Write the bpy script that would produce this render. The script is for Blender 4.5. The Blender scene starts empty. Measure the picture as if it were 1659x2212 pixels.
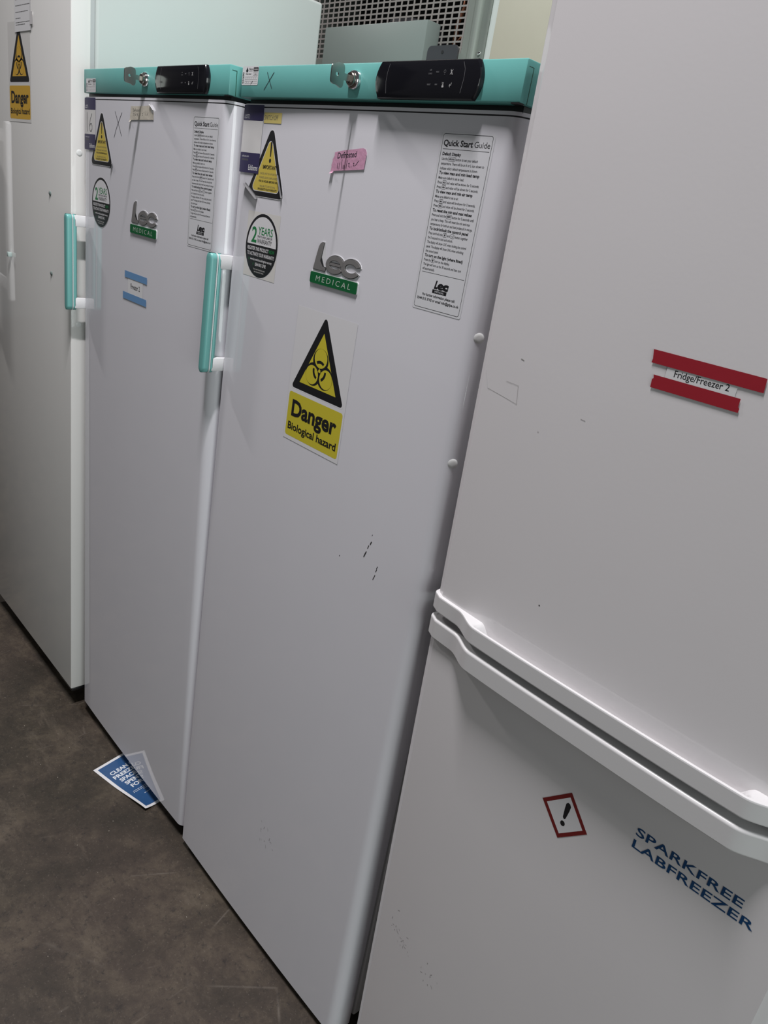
import bpy, bmesh, math, random
from mathutils import Vector, Matrix
random.seed(7)
SC = bpy.context.scene
COL = SC.collection
# ------------------------------------------------------------------ camera
cam_d = bpy.data.cameras.new('camera')
cam = bpy.data.objects.new('camera', cam_d); COL.objects.link(cam)
cam.location = (1.228858, -0.751655, 1.553942)
cam.rotation_euler = (1.189633, -0.155686, 0.829793)
cam_d.sensor_fit = 'VERTICAL'
cam_d.sensor_height = 24.0
cam_d.lens = 1601.61 / 2212.0 * 24.0
cam_d.clip_start = 0.02
SC.camera = cam
# ------------------------------------------------------------------ view, world, lights
SC.view_settings.view_transform = 'Standard'
SC.view_settings.look = 'None'
SC.view_settings.exposure = 0.0
SC.view_settings.gamma = 1.0
SC.view_settings.use_curve_mapping = False
W = bpy.data.worlds.new('hall_air'); SC.world = W; W.use_nodes = True
W.node_tree.nodes['Background'].inputs[0].default_value = (0.95, 0.95, 1.0, 1)
W.node_tree.nodes['Background'].inputs[1].default_value = 0.085

def area(name, loc, size, power, col, target=None, sy=None):
    d = bpy.data.lights.new(name, 'AREA'); d.energy = power; d.color = col
    d.shape = 'RECTANGLE'; d.size = size; d.size_y = sy or size
    o = bpy.data.objects.new(name, d); COL.objects.link(o); o.location = loc
    if target: o.rotation_euler = (Vector(target) - Vector(loc)).to_track_quat('-Z', 'Y').to_euler()
    return o
area('tube_light', (0.40, -0.62, 4.0), 0.06, 107, (1.0, 0.965, 0.985), sy=0.55)
area('high_bay_light', (-4.4, -1.3, 5.0), 0.40, 115, (1.0, 0.97, 0.95))
area('daylight_opening', (6.0, -1.25, 1.5), 3.6, 140, (0.92, 1.0, 0.98), (-0.6, -0.2, 1.0), 2.8)

# ------------------------------------------------------------------ materials
def mat(name, col, rough=0.5, metal=0.0, spec=0.5, coat=0.0, bump=None, var=None, coat_rough=0.05):
    m = bpy.data.materials.new(name); m.use_nodes = True
    nt = m.node_tree; b = nt.nodes['Principled BSDF']
    b.inputs['Base Color'].default_value = (*col, 1)
    b.inputs['Roughness'].default_value = rough
    b.inputs['Metallic'].default_value = metal
    b.inputs['Specular IOR Level'].default_value = spec
    b.inputs['Coat Weight'].default_value = coat
    b.inputs['Coat Roughness'].default_value = coat_rough
    tc = nt.nodes.new('ShaderNodeTexCoord')
    if var:                                   # (scale, amount): faint mottling of the surface's own colour
        n = nt.nodes.new('ShaderNodeTexNoise'); n.inputs['Scale'].default_value = var[0]; n.inputs['Detail'].default_value = 5
        nt.links.new(tc.outputs['Object'], n.inputs['Vector'])
        mx = nt.nodes.new('ShaderNodeMix'); mx.data_type = 'RGBA'
        mx.inputs[6].default_value = (*[c * (1 - var[1]) for c in col], 1)
        mx.inputs[7].default_value = (*[min(1, c * (1 + var[1])) for c in col], 1)
        nt.links.new(n.outputs['Fac'], mx.inputs[0]); nt.links.new(mx.outputs[2], b.inputs['Base Color'])
    if bump:
        n = nt.nodes.new('ShaderNodeTexNoise'); n.inputs['Scale'].default_value = bump[0]; n.inputs['Detail'].default_value = 2
        nt.links.new(tc.outputs['Object'], n.inputs['Vector'])
        bp = nt.nodes.new('ShaderNodeBump'); bp.inputs['Strength'].default_value = bump[1]; bp.inputs['Distance'].default_value = 0.001
        nt.links.new(n.outputs['Fac'], bp.inputs['Height']); nt.links.new(bp.outputs[0], b.inputs['Normal'])
    return m
def srgb(r, g, b):
    f = lambda c: (c / 255 / 12.92) if c / 255 <= 0.04045 else ((c / 255 + 0.055) / 1.055) ** 2.4
    return (f(r), f(g), f(b))

M = {}
M['door'] = mat('white_door_enamel', (0.70, 0.695, 0.735), 0.035, spec=0.6, bump=(160, 0.008), var=(9, 0.015))
M['door_a'] = mat('cream_white_enamel', (0.69, 0.685, 0.665), 0.035, spec=0.6, bump=(160, 0.008), var=(9, 0.015))
M['door_d'] = mat('textured_white_enamel', (0.72, 0.70, 0.71), 0.07, spec=0.5, bump=(220, 0.03), var=(9, 0.015))
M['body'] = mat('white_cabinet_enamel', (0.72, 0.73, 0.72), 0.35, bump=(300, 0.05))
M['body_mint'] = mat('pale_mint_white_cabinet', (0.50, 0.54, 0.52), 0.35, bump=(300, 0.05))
M['white_plastic'] = mat('white_plastic', (0.74, 0.74, 0.75), 0.28)
M['lip'] = mat('white_handle_plastic', (0.67, 0.665, 0.67), 0.22, bump=(300, 0.03))
M['gasket'] = mat('grey_gasket_rubber', (0.45, 0.46, 0.46), 0.6)
M['dark'] = mat('black_plastic', (0.012, 0.012, 0.013), 0.35)
M['teal'] = mat('teal_cap_paint', (0.145, 0.445, 0.415), 0.40, bump=(900, 0.035), var=(30, 0.04))
M['teal_grip'] = mat('teal_grip_plastic', (0.15, 0.415, 0.39), 0.36)
M['panel_black'] = mat('gloss_black_panel', (0.007, 0.007, 0.010), 0.12)
M['screen'] = mat('display_black', (0.012, 0.012, 0.016), 0.30)
M['icon'] = mat('grey_panel_print', (0.16, 0.16, 0.17), 0.5)
M['icon_white'] = mat('pale_panel_print', (0.45, 0.45, 0.45), 0.5)
M['chrome'] = mat('chrome', (0.75, 0.75, 0.75), 0.08, 1.0)
M['brass'] = mat('nickel_lock_core', (0.42, 0.37, 0.33), 0.25, 1.0)
M['key'] = mat('worn_key_steel', (0.42, 0.42, 0.40), 0.28, 1.0)
M['silver'] = mat('brushed_badge_silver', (0.30, 0.29, 0.285), 0.28, 0.45, bump=(60, 0.15))
M['badge_edge'] = mat('badge_outline_grey', (0.03, 0.03, 0.032), 0.4)
M['badge_white'] = mat('badge_border_white', (0.7, 0.7, 0.72), 0.3)
M['badge_green'] = mat('badge_green', (0.008, 0.11, 0.035), 0.25)
M['badge_green_text'] = mat('badge_letter_grey', (0.42, 0.50, 0.43), 0.4)
M['ink'] = mat('black_print', (0.010, 0.010, 0.012), 0.45)
M['ink_grey'] = mat('grey_print', (0.10, 0.10, 0.10), 0.5)
M['pen'] = mat('pen_ink', (0.02, 0.02, 0.03), 0.5)
M['paper'] = mat('white_paper', (0.70, 0.70, 0.71), 0.55)
M['sticker_white'] = mat('white_vinyl', (0.70, 0.695, 0.71), 0.35)
M['sticker_clear'] = mat('off_white_sticker_film', (0.66, 0.645, 0.615), 0.4)
M['guide_white'] = mat('guide_sticker_film', (0.66, 0.665, 0.69), 0.30)
M['lot_white'] = mat('lot_number_field', (0.67, 0.66, 0.65), 0.4)
M['navy'] = mat('navy_print', (0.032, 0.026, 0.085), 0.4)
M['yellow'] = mat('warning_yellow', (0.58, 0.50, 0.04), 0.38)
M['yellow_deep'] = mat('warning_amber', (0.62, 0.37, 0.045), 0.38)
M['yellow_soft'] = mat('caution_yellow', (0.60, 0.47, 0.085), 0.35)
M['yellow_tape'] = mat('pale_yellow_label', (0.66, 0.55, 0.19), 0.45)
M['green'] = mat('green_print', (0.012, 0.19, 0.055), 0.4)
M['green_dark'] = mat('dark_green_print', (0.008, 0.06, 0.02), 0.4)
M['pink'] = mat('pink_tape', (0.56, 0.29, 0.42), 0.55, bump=(120, 0.5))
M['beige'] = mat('aged_masking_tape', (0.55, 0.51, 0.43), 0.6, bump=(120, 0.5))
M['blue_tape'] = mat('blue_tape', (0.14, 0.29, 0.52), 0.45)
M['red_tape'] = mat('red_tape', (0.32, 0.016, 0.028), 0.42, bump=(60, 0.1))
M['red_edge'] = mat('faded_red_print', (0.165, 0.012, 0.012), 0.45)
M['print_blue'] = mat('blue_lettering', (0.006, 0.055, 0.16), 0.35)
M['under'] = mat('sticker_backing_grey', (0.13, 0.13, 0.135), 0.4)
M['poster_blue'] = mat('poster_blue', (0.024, 0.082, 0.21), 0.35, var=(14, 0.08))
M['poster_text'] = mat('poster_white', (0.72, 0.75, 0.78), 0.4)
M['galv'] = mat('galvanised_sheet', (0.27, 0.30, 0.27), 0.42, 0.55, var=(6, 0.15), bump=(90, 0.1))
M['mesh'] = mat('grille_steel', (0.25, 0.235, 0.22), 0.5, 0.3)
M['box_grey'] = mat('grey_green_cover_paint', (0.17, 0.205, 0.19), 0.42, bump=(300, 0.05))
M['cream'] = mat('cream_panel_paint', (0.36, 0.35, 0.275), 0.45, var=(20, 0.03), bump=(250, 0.06))
M['cream_edge'] = mat('pale_cabinet_edge', (0.50, 0.54, 0.51), 0.45)
M['bracket'] = mat('dark_grey_plastic', (0.032, 0.032, 0.037), 0.4)
M['copper'] = mat('copper_pipe', (0.45, 0.20, 0.12), 0.35, 0.9)
M['foil'] = mat('crumpled_foil', (0.8, 0.76, 0.76), 0.2, 1.0)
M['inside_shade'] = mat('dark_interior', (0.02, 0.02, 0.02), 0.8)  # near-black colour stands in for the unlit inside of the unit casing
M['peg'] = mat('mint_peg_plastic', (0.42, 0.52, 0.50), 0.4)
M['peg_dark'] = mat('grey_green_peg', (0.17, 0.21, 0.20), 0.4)
M['scuff'] = mat('black_scuff', (0.012, 0.012, 0.012), 0.7)
M['smudge'] = mat('grey_smudge', (0.33, 0.32, 0.31), 0.5)
M['debris'] = mat('pale_grit', (0.35, 0.31, 0.26), 0.8)
M['sign_film'] = mat('sign_backing_film', (0.70, 0.69, 0.67), 0.3)
M['tape_clear'] = mat('clear_tape_film', (0.66, 0.645, 0.65), 0.12)
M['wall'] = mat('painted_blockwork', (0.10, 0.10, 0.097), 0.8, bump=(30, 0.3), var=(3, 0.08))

def floor_material():
    m = bpy.data.materials.new('stained_concrete'); m.use_nodes = True
    nt = m.node_tree; b = nt.nodes['Principled BSDF']; L = nt.links.new
    tc = nt.nodes.new('ShaderNodeTexCoord')
    def noise(scale, detail, rough=0.6, dist=0.0, vec=None):
        n = nt.nodes.new('ShaderNodeTexNoise'); n.inputs['Scale'].default_value = scale; n.inputs['Detail'].default_value = detail
        n.inputs['Roughness'].default_value = rough; n.inputs['Distortion'].default_value = dist
        L(vec or tc.outputs['Object'], n.inputs['Vector']); return n.outputs['Fac']
    def ramp(fac, stops):
        r = nt.nodes.new('ShaderNodeValToRGB'); e = r.color_ramp.elements
        e[0].position, e[0].color = stops[0][0], (*stops[0][1], 1)
        e[1].position, e[1].color = stops[-1][0], (*stops[-1][1], 1)
        for p, c in stops[1:-1]:
            x = e.new(p); x.color = (*c, 1)
        L(fac, r.inputs[0]); return r.outputs[0]
    def mix(fac, a, c):
        x = nt.nodes.new('ShaderNodeMix'); x.data_type = 'RGBA'
        if isinstance(fac, float): x.inputs[0].default_value = fac
        else: L(fac, x.inputs[0])
        L(a, x.inputs[6])
        if isinstance(c, tuple): x.inputs[7].default_value = (*c, 1)
        else: L(c, x.inputs[7])
        return x.outputs[2]
    base = ramp(noise(9.0, 10, 0.78, 0.2), [(0.36, (0.019, 0.015, 0.012)), (0.50, (0.043, 0.033, 0.025)), (0.63, (0.095, 0.076, 0.053))])
    tint = ramp(noise(2.3, 5), [(0.40, (0.032, 0.026, 0.016)), (0.60, (0.058, 0.041, 0.032))])
    c = mix(0.40, base, tint)
    g = (0, 0, 0); w = (1, 1, 1)
    # pale rubbed streaks running roughly along the row
    mp = nt.nodes.new('ShaderNodeMapping'); mp.inputs['Scale'].default_value = (2.6, 8.0, 1); mp.inputs['Rotation'].default_value = (0, 0, -0.55)
    L(tc.outputs['Object'], mp.inputs['Vector'])
    streak = ramp(noise(1.3, 10, 0.80, 0.5, mp.outputs[0]), [(0.55, g), (0.72, (0.6, 0.6, 0.6))])
    c = mix(streak, c, (0.135, 0.110, 0.083))
    # a few hairline scratches: edges of a stretched cell pattern, broken up by noise
    mp2 = nt.nodes.new('ShaderNodeMapping'); mp2.inputs['Scale'].default_value = (3.0, 1.2, 1); mp2.inputs['Rotation'].default_value = (0, 0, 0.9)
    L(tc.outputs['Object'], mp2.inputs['Vector'])
    v = nt.nodes.new('ShaderNodeTexVoronoi'); v.feature = 'DISTANCE_TO_EDGE'; v.inputs['Scale'].default_value = 1.3
    L(mp2.outputs[0], v.inputs['Vector'])
    line = ramp(v.outputs['Distance'], [(0.0, w), (0.006, g)])
    brk = ramp(noise(7, 3), [(0.54, g), (0.66, (0.7, 0.7, 0.7))])
    mu = nt.nodes.new('ShaderNodeMix'); mu.data_type = 'RGBA'; mu.blend_type = 'MULTIPLY'; mu.inputs[0].default_value = 1
    L(line, mu.inputs[6]); L(brk, mu.inputs[7])
    c = mix(mu.outputs[2], c, (0.14, 0.12, 0.10))
    # fine grit and dark specks
    spk = ramp(noise(170, 3, 0.7), [(0.60, g), (0.74, (0.6, 0.6, 0.6))])
    c = mix(spk, c, (0.15, 0.125, 0.10))
    blot = ramp(noise(60, 4, 0.75), [(0.30, (0.75, 0.75, 0.75)), (0.44, g)])
    c = mix(blot, c, (0.015, 0.012, 0.011))
    L(c, b.inputs['Base Color'])
    b.inputs['Roughness'].default_value = 0.55; b.inputs['Specular IOR Level'].default_value = 0.35
    bp = nt.nodes.new('ShaderNodeBump'); bp.inputs['Strength'].default_value = 0.25; bp.inputs['Distance'].default_value = 0.002
    L(noise(90, 6, 0.7), bp.inputs['Height']); L(bp.outputs[0], b.inputs['Normal'])
    return m
M['floor'] = floor_material()

# ------------------------------------------------------------------ object helpers
def tag(o, label=None, cat=None, group=None, kind=None):
    if label: o['label'] = label
    if cat: o['category'] = cat
    if group: o['group'] = group
    if kind: o['kind'] = kind
    return o
def empty(name, loc, rot=(0, 0, 0)):
    o = bpy.data.objects.new(name, None); COL.objects.link(o)
    o.location = loc; o.rotation_euler = rot; o.empty_display_size = 0.1
    return o

class MB:
    """Collects shapes with materials and links them as ONE mesh object."""
    def __init__(s): s.v = []; s.f = []; s.m = []; s.mats = []
    def mi(s, m):
        if m not in s.mats: s.mats.append(m)
        return s.mats.index(m)
    def add(s, verts, faces, m):
        o = len(s.v); k = s.mi(m)
        s.v += [tuple(p) for p in verts]
        for f in faces: s.f.append([i + o for i in f]); s.m.append(k)
    def box(s, a, b, m, bev=0.0, seg=3):
        bm = bmesh.new(); bmesh.ops.create_cube(bm, size=1)
        for v in bm.verts: v.co = [a[i] + (v.co[i] + 0.5) * (b[i] - a[i]) for i in range(3)]
        if bev: bmesh.ops.bevel(bm, geom=bm.edges[:], offset=bev, segments=seg, profile=0.5, affect='EDGES')
        s.from_bm(bm, m)
    def from_bm(s, bm, m):
        bm.verts.index_update()
        s.add([v.co[:] for v in bm.verts], [[v.index for v in f.verts] for f in bm.faces], m); bm.free()
    def loft(s, rings, m, caps=True, closed=True):
        n = len(rings[0]); fs = []
        for r in range(len(rings) - 1):
            for i in range(n if closed else n - 1):
                j = (i + 1) % n
                fs.append([r * n + i, r * n + j, (r + 1) * n + j, (r + 1) * n + i])
        if caps:
            fs.append(list(range(n))[::-1]); fs.append([(len(rings) - 1) * n + i for i in range(n)])
        s.add([p for r in rings for p in r], fs, m)
    def lathe(s, c, axis, prof, m, n=28, caps=True):
        """prof: list of (radius, distance along axis)"""
        ax = Vector(axis).normalized(); t = ax.orthogonal().normalized(); b = ax.cross(t); c = Vector(c)
        s.loft([[c + ax * d + (t * math.cos(2 * math.pi * i / n) + b * math.sin(2 * math.pi * i / n)) * r for i in range(n)] for r, d in prof], m, caps)
    def tube(s, pts, r, m, n=8):
        P = [Vector(p) for p in pts]; rings = []
        for i, p in enumerate(P):
            d = (P[min(i + 1, len(P) - 1)] - P[max(i - 1, 0)]).normalized(); t = d.orthogonal().normalized(); b = d.cross(t)
            rings.append([p + (t * math.cos(2 * math.pi * k / n) + b * math.sin(2 * math.pi * k / n)) * r for k in range(n)])
        s.loft(rings, m)
    def build(s, name, parent=None, smooth=35, flip=True):
        me = bpy.data.meshes.new(name)
        me.from_pydata(s.v, [], s.f)
        for m in s.mats: me.materials.append(m)
        for p, k in zip(me.polygons, s.m): p.material_index = k
        if flip:
            bm = bmesh.new(); bm.from_mesh(me); bmesh.ops.recalc_face_normals(bm, faces=bm.faces[:]); bm.to_mesh(me); bm.free()
        if smooth:
            for p in me.polygons: p.use_smooth = True
            me.set_sharp_from_angle(angle=math.radians(smooth))
        me.update()
        o = bpy.data.objects.new(name, me); COL.objects.link(o)
        if parent: o.parent = parent
        return o
def settle(o, root):
    """gives a free thing built in a fridge's frame that frame's pose, with its origin at its own middle"""
    xs = [v.co for v in o.data.vertices]
    c = Vector([(min(p[i] for p in xs) + max(p[i] for p in xs)) / 2 for i in range(3)])
    o.data.transform(Matrix.Translation(-c))
    R = root.rotation_euler.to_matrix()
    o.location = Vector(root.location) + R @ c; o.rotation_euler = root.rotation_euler
    return o

# ------------------------------------------------------------------ lettering
_tc = {}
def glyphs(text, bold=0.0, spacing=1.0):
    k = (text, bold, spacing)
    if k in _tc: return _tc[k]
    c = bpy.data.curves.new('lettering', 'FONT'); c.body = text; c.size = 1.0; c.offset = bold
    c.resolution_u = 3; c.space_character = spacing
    o = bpy.data.objects.new('lettering', c); COL.objects.link(o)
    bpy.context.view_layer.update()
    me = bpy.data.meshes.new_from_object(o.evaluated_get(bpy.context.evaluated_depsgraph_get()))
    vs = [(v.co.x, v.co.y) for v in me.vertices]; fs = [list(p.vertices) for p in me.polygons]
    bpy.data.objects.remove(o); bpy.data.curves.remove(c); bpy.data.meshes.remove(me)
    x0 = min(v[0] for v in vs); x1 = max(v[0] for v in vs)
    _tc[k] = ([(x - x0, y) for x, y in vs], fs, x1 - x0)
    return _tc[k]
CAP = 0.70    # cap height of the built-in face at size 1
def clip_x(poly, x, keep_less):
    out = []
    for i, p in enumerate(poly):
        q = poly[(i + 1) % len(poly)]
        a = (p[0] <= x) if keep_less else (p[0] >= x); b = (q[0] <= x) if keep_less else (q[0] >= x)
        if a: out.append(p)
        if a != b:
            t = (x - p[0]) / (q[0] - p[0]); out.append((x, p[1] + t * (q[1] - p[1])))
    return out
class Decal:
    """flat print laid on a surface: P(u, z, h) gives the point h in front of the surface"""
    def __init__(s, P, h0=0.0003, dh=0.00006): s.P = P; s.mb = MB(); s.h0 = h0; s.dh = dh
    def h(s, layer): return s.h0 + s.dh * layer
    def raw(s, pts, faces, m, layer):
        s.mb.add([s.P(u, z, s.h(layer)) for u, z in pts], faces, m)
    def poly(s, pts, m, layer=0, step=0.02):
        x0 = min(p[0] for p in pts); x1 = max(p[0] for p in pts); n = max(1, int((x1 - x0) / step + 0.99))
        for i in range(n):
            q = pts
            if i > 0: q = clip_x(q, x0 + (x1 - x0) * i / n, False)
            if i < n - 1: q = clip_x(q, x0 + (x1 - x0) * (i + 1) / n, True)
            if len(q) > 2: s.raw(q, [list(range(len(q)))], m, layer)
    def rect(s, u0, z0, u1, z1, m, layer=0, r=0.0):
        s.poly(rrect(u0, z0, u1, z1, r), m, layer)
    def ngon(s, pts, m, layer=0):            # may be concave
        bm = bmesh.new(); vs = [bm.verts.new((p[0], p[1], 0)) for p in pts]
        f = bm.faces.new(vs); bmesh.ops.triangulate(bm, faces=[f]); bm.verts.index_update()
        fs = [[v.index for v in f.verts] for f in bm.faces]; bm.free()
        s.raw(pts, fs, m, layer)
    def disc(s, u, z, ru, rz, m, layer=0, n=40): s.poly([(u + ru * math.cos(2 * math.pi * i / n), z + rz * math.sin(2 * math.pi * i / n)) for i in range(n)], m, layer)
    def frame(s, u0, z0, u1, z1, w, m, layer, r=0.0, n=6):
        a = rrect(u0, z0, u1, z1, r, n); b = rrect(u0 + w, z0 + w, u1 - w, z1 - w, max(r - w, 0.0001), n)
        # split the long sides so that the frame follows a bowed door
        a2, b2 = [], []
        for i in range(len(a)):
            j = (i + 1) % len(a); k = max(1, int(math.dist(a[i], a[j]) / 0.02))
            for t in range(k):
                a2.append(lerp(a[i], a[j], t / k)); b2.append(lerp(b[i], b[j], t / k))
        N = len(a2); s.raw(a2 + b2, [[i, (i + 1) % N, N + (i + 1) % N, N + i] for i in range(N)], m, layer)
    def stroke(s, pts, w, m, layer=0):
        for a, b in zip(pts[:-1], pts[1:]):
            d = math.dist(a, b) or 1e-6; nx, nz = -(b[1] - a[1]) / d * w / 2, (b[0] - a[0]) / d * w / 2
            s.raw([(a[0] + nx, a[1] + nz), (b[0] + nx, b[1] + nz), (b[0] - nx, b[1] - nz), (a[0] - nx, a[1] - nz)], [[0, 1, 2, 3]], m, layer)
        for p in pts: s.raw([(p[0] + w / 2 * math.cos(k * 1.047), p[1] + w / 2 * math.sin(k * 1.047)) for k in range(6)], [list(range(6))], m, layer)
    def ringarc(s, u, z, r0, r1, a0, a1, m, layer, n=14):
        A = [a0 + (a1 - a0) * i / n for i in range(n + 1)]
        pts = [(u + r0 * math.cos(a), z + r0 * math.sin(a)) for a in A] + [(u + r1 * math.cos(a), z + r1 * math.sin(a)) for a in A]
        s.raw(pts, [[i, i + 1, n + 2 + i, n + 1 + i] for i in range(n)], m, layer)
    def text(s, t, u, z, cap, width, m, layer=1, bold=0.0, align='L', shear=0.0, spacing=1.0, rot=0.0):
        vs, fs, w = glyphs(t, bold, spacing); k = cap / CAP; kx = (width / w) if width else k
        ww = w * kx; o = {'L': 0, 'C': -ww / 2, 'R': -ww}[align]
        c, sn = math.cos(rot), math.sin(rot); out = []
        for x, y in vs:
            X = x * kx + o + shear * y * k; Y = y * k
            out.append((u + X * c - Y * sn, z + X * sn + Y * c))
        s.raw(out, fs, m, layer)
    def build(s, name, parent=None): return s.mb.build(name, parent, smooth=0, flip=False)
def lerp(a, b, t): return (a[0] + (b[0] - a[0]) * t, a[1] + (b[1] - a[1]) * t)
def rrect(u0, z0, u1, z1, r=0.0, n=6):
    if r <= 0: return [(u0, z0), (u1, z0), (u1, z1), (u0, z1)]
    out = []
    for cx, cz, a in ((u1 - r, z0 + r, -90), (u1 - r, z1 - r, 0), (u0 + r, z1 - r, 90), (u0 + r, z0 + r, 180)):
        for i in range(n + 1):
            t = math.radians(a + 90 * i / n); out.append((cx + r * math.cos(t), cz + r * math.sin(t)))
    return out
def rtri(P, r, n=5, inset=0.0):
    """triangle with rounded corners; inset moves every side inwards"""
    c = (sum(p[0] for p in P) / 3, sum(p[1] for p in P) / 3); out = []
    a = [math.dist(P[1], P[2]), math.dist(P[0], P[2]), math.dist(P[0], P[1])]
    inc = tuple(sum(a[i] * P[i][k] for i in range(3)) / sum(a) for k in (0, 1))
    area2 = abs((P[1][0] - P[0][0]) * (P[2][1] - P[0][1]) - (P[2][0] - P[0][0]) * (P[1][1] - P[0][1]))
    R = area2 / sum(a)
    def sc(d): k = (R - d) / R; return [(inc[0] + (p[0] - inc[0]) * k, inc[1] + (p[1] - inc[1]) * k) for p in P]
    Q = sc(inset + r)
    for i in range(3):
        p, q0, q1 = Q[i], Q[i - 1], Q[(i + 1) % 3]
        e0 = (p[0] - q0[0], p[1] - q0[1]); e1 = (q1[0] - p[0], q1[1] - p[1])
        s = 1 if e0[0] * e1[1] - e0[1] * e1[0] > 0 else -1
        a0 = math.atan2(-s * e0[0], s * e0[1]); a1 = math.atan2(-s * e1[0], s * e1[1])
        d = (a1 - a0 + math.pi) % (2 * math.pi) - math.pi
        for k in range(n + 1):
            t = a0 + d * k / n; out.append((p[0] + r * math.cos(t), p[1] + r * math.sin(t)))
    return out
def curl(D, p0, p1, n, r, ang, m, k=8):
    """a strip of sticker rolled up off the surface along the line p0-p1, rolling towards n"""
    rows = []
    for i in range(k + 1):
        a = ang * i / k
        rows.append([D.P(p[0] + n[0] * r * math.sin(a), p[1] + n[1] * r * math.sin(a), D.h0 + r * (1 - math.cos(a))) for p in (p0, lerp(p0, p1, .5), p1)])
    D.mb.loft(rows, m, caps=False, closed=False)

def biohazard(D, u, z, R, ink, paper, layer, sx=1.0):
    """the three-lobed sign, R from its middle to the tip of a lobe"""
    k = R / 0.037
    for a in (90, 210, 330):
        c, s = math.cos(math.radians(a)), math.sin(math.radians(a))
        D.disc(u + sx * c * .0175 * k, z + s * .0175 * k, sx * .0195 * k, .0195 * k, ink, layer)
    for a in (90, 210, 330):
        c, s = math.cos(math.radians(a)), math.sin(math.radians(a))
        D.disc(u + sx * c * .0208 * k, z + s * .0208 * k, sx * .0160 * k, .0160 * k, paper, layer + 1)
    for a in (90, 210, 330):
        A = math.radians(a)
        n = 12; pts = [(u + sx * r * k * math.cos(A + t), z + r * k * math.sin(A + t)) for r in (.0125, .0172) for t in [(-0.62 + 1.24 * i / n) for i in range(n + 1)]]
        D.raw(pts, [[i, i + 1, n + 2 + i, n + 1 + i] for i in range(n)], ink, layer + 2)
    for a in (90, 210, 330):
        A = math.radians(a)
        D.stroke([(u, z), (u + sx * .006 * k * math.cos(A), z + .006 * k * math.sin(A))], .0009 * k, paper, layer + 2)
    D.disc(u, z, sx * .0028 * k, .0028 * k, paper, layer + 3, 16)

# ================================================================== SETTING
FZ = 0.03      # top of the concrete; heights of the row are measured from a level 3 cm below it
f = MB(); f.box((-7, -6, -0.05), (6, 4, FZ), M['floor'])
tag(f.build('floor', smooth=0), 'dark brown stained concrete floor with pale scuffs', kind='structure')
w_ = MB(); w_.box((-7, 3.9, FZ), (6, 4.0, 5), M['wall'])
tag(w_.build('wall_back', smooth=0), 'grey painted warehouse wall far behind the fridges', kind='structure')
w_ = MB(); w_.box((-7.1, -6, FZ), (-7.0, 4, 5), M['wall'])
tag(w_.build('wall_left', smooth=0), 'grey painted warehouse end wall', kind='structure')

# ================================================================== LAB FRIDGES WITH TEAL CAPS
LW, BOW = 0.60, 0.0038
def lec_y(u):
    y = -BOW * (1 - (2 * u / LW - 1) ** 2)
    rr, rl = 0.022, 0.004
    if u > LW - rr: y = -BOW * (1 - (2 * (LW - rr) / LW - 1) ** 2) + rr - math.sqrt(max(rr * rr - (u - LW + rr) ** 2, 0))
    if u < rl: y = -BOW * (1 - (2 * rl / LW - 1) ** 2) + rl - math.sqrt(max(rl * rl - (rl - u) ** 2, 0))
    return y
def lec_profile(depth):
    us = [0.0, .0003, .0009, .0018, .0029] + [.004 + (LW - .026) * i / 26 for i in range(27)]
    us += [LW - .022 + .022 * math.sin(math.pi / 2 * i / 10) for i in range(1, 11)]
    return [(u, lec_y(u)) for u in us] + [(LW, depth), (0.0, depth)]
def lec_P(u, z, h): return (u, lec_y(min(max(u, 0), LW)) - h, z)

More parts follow.
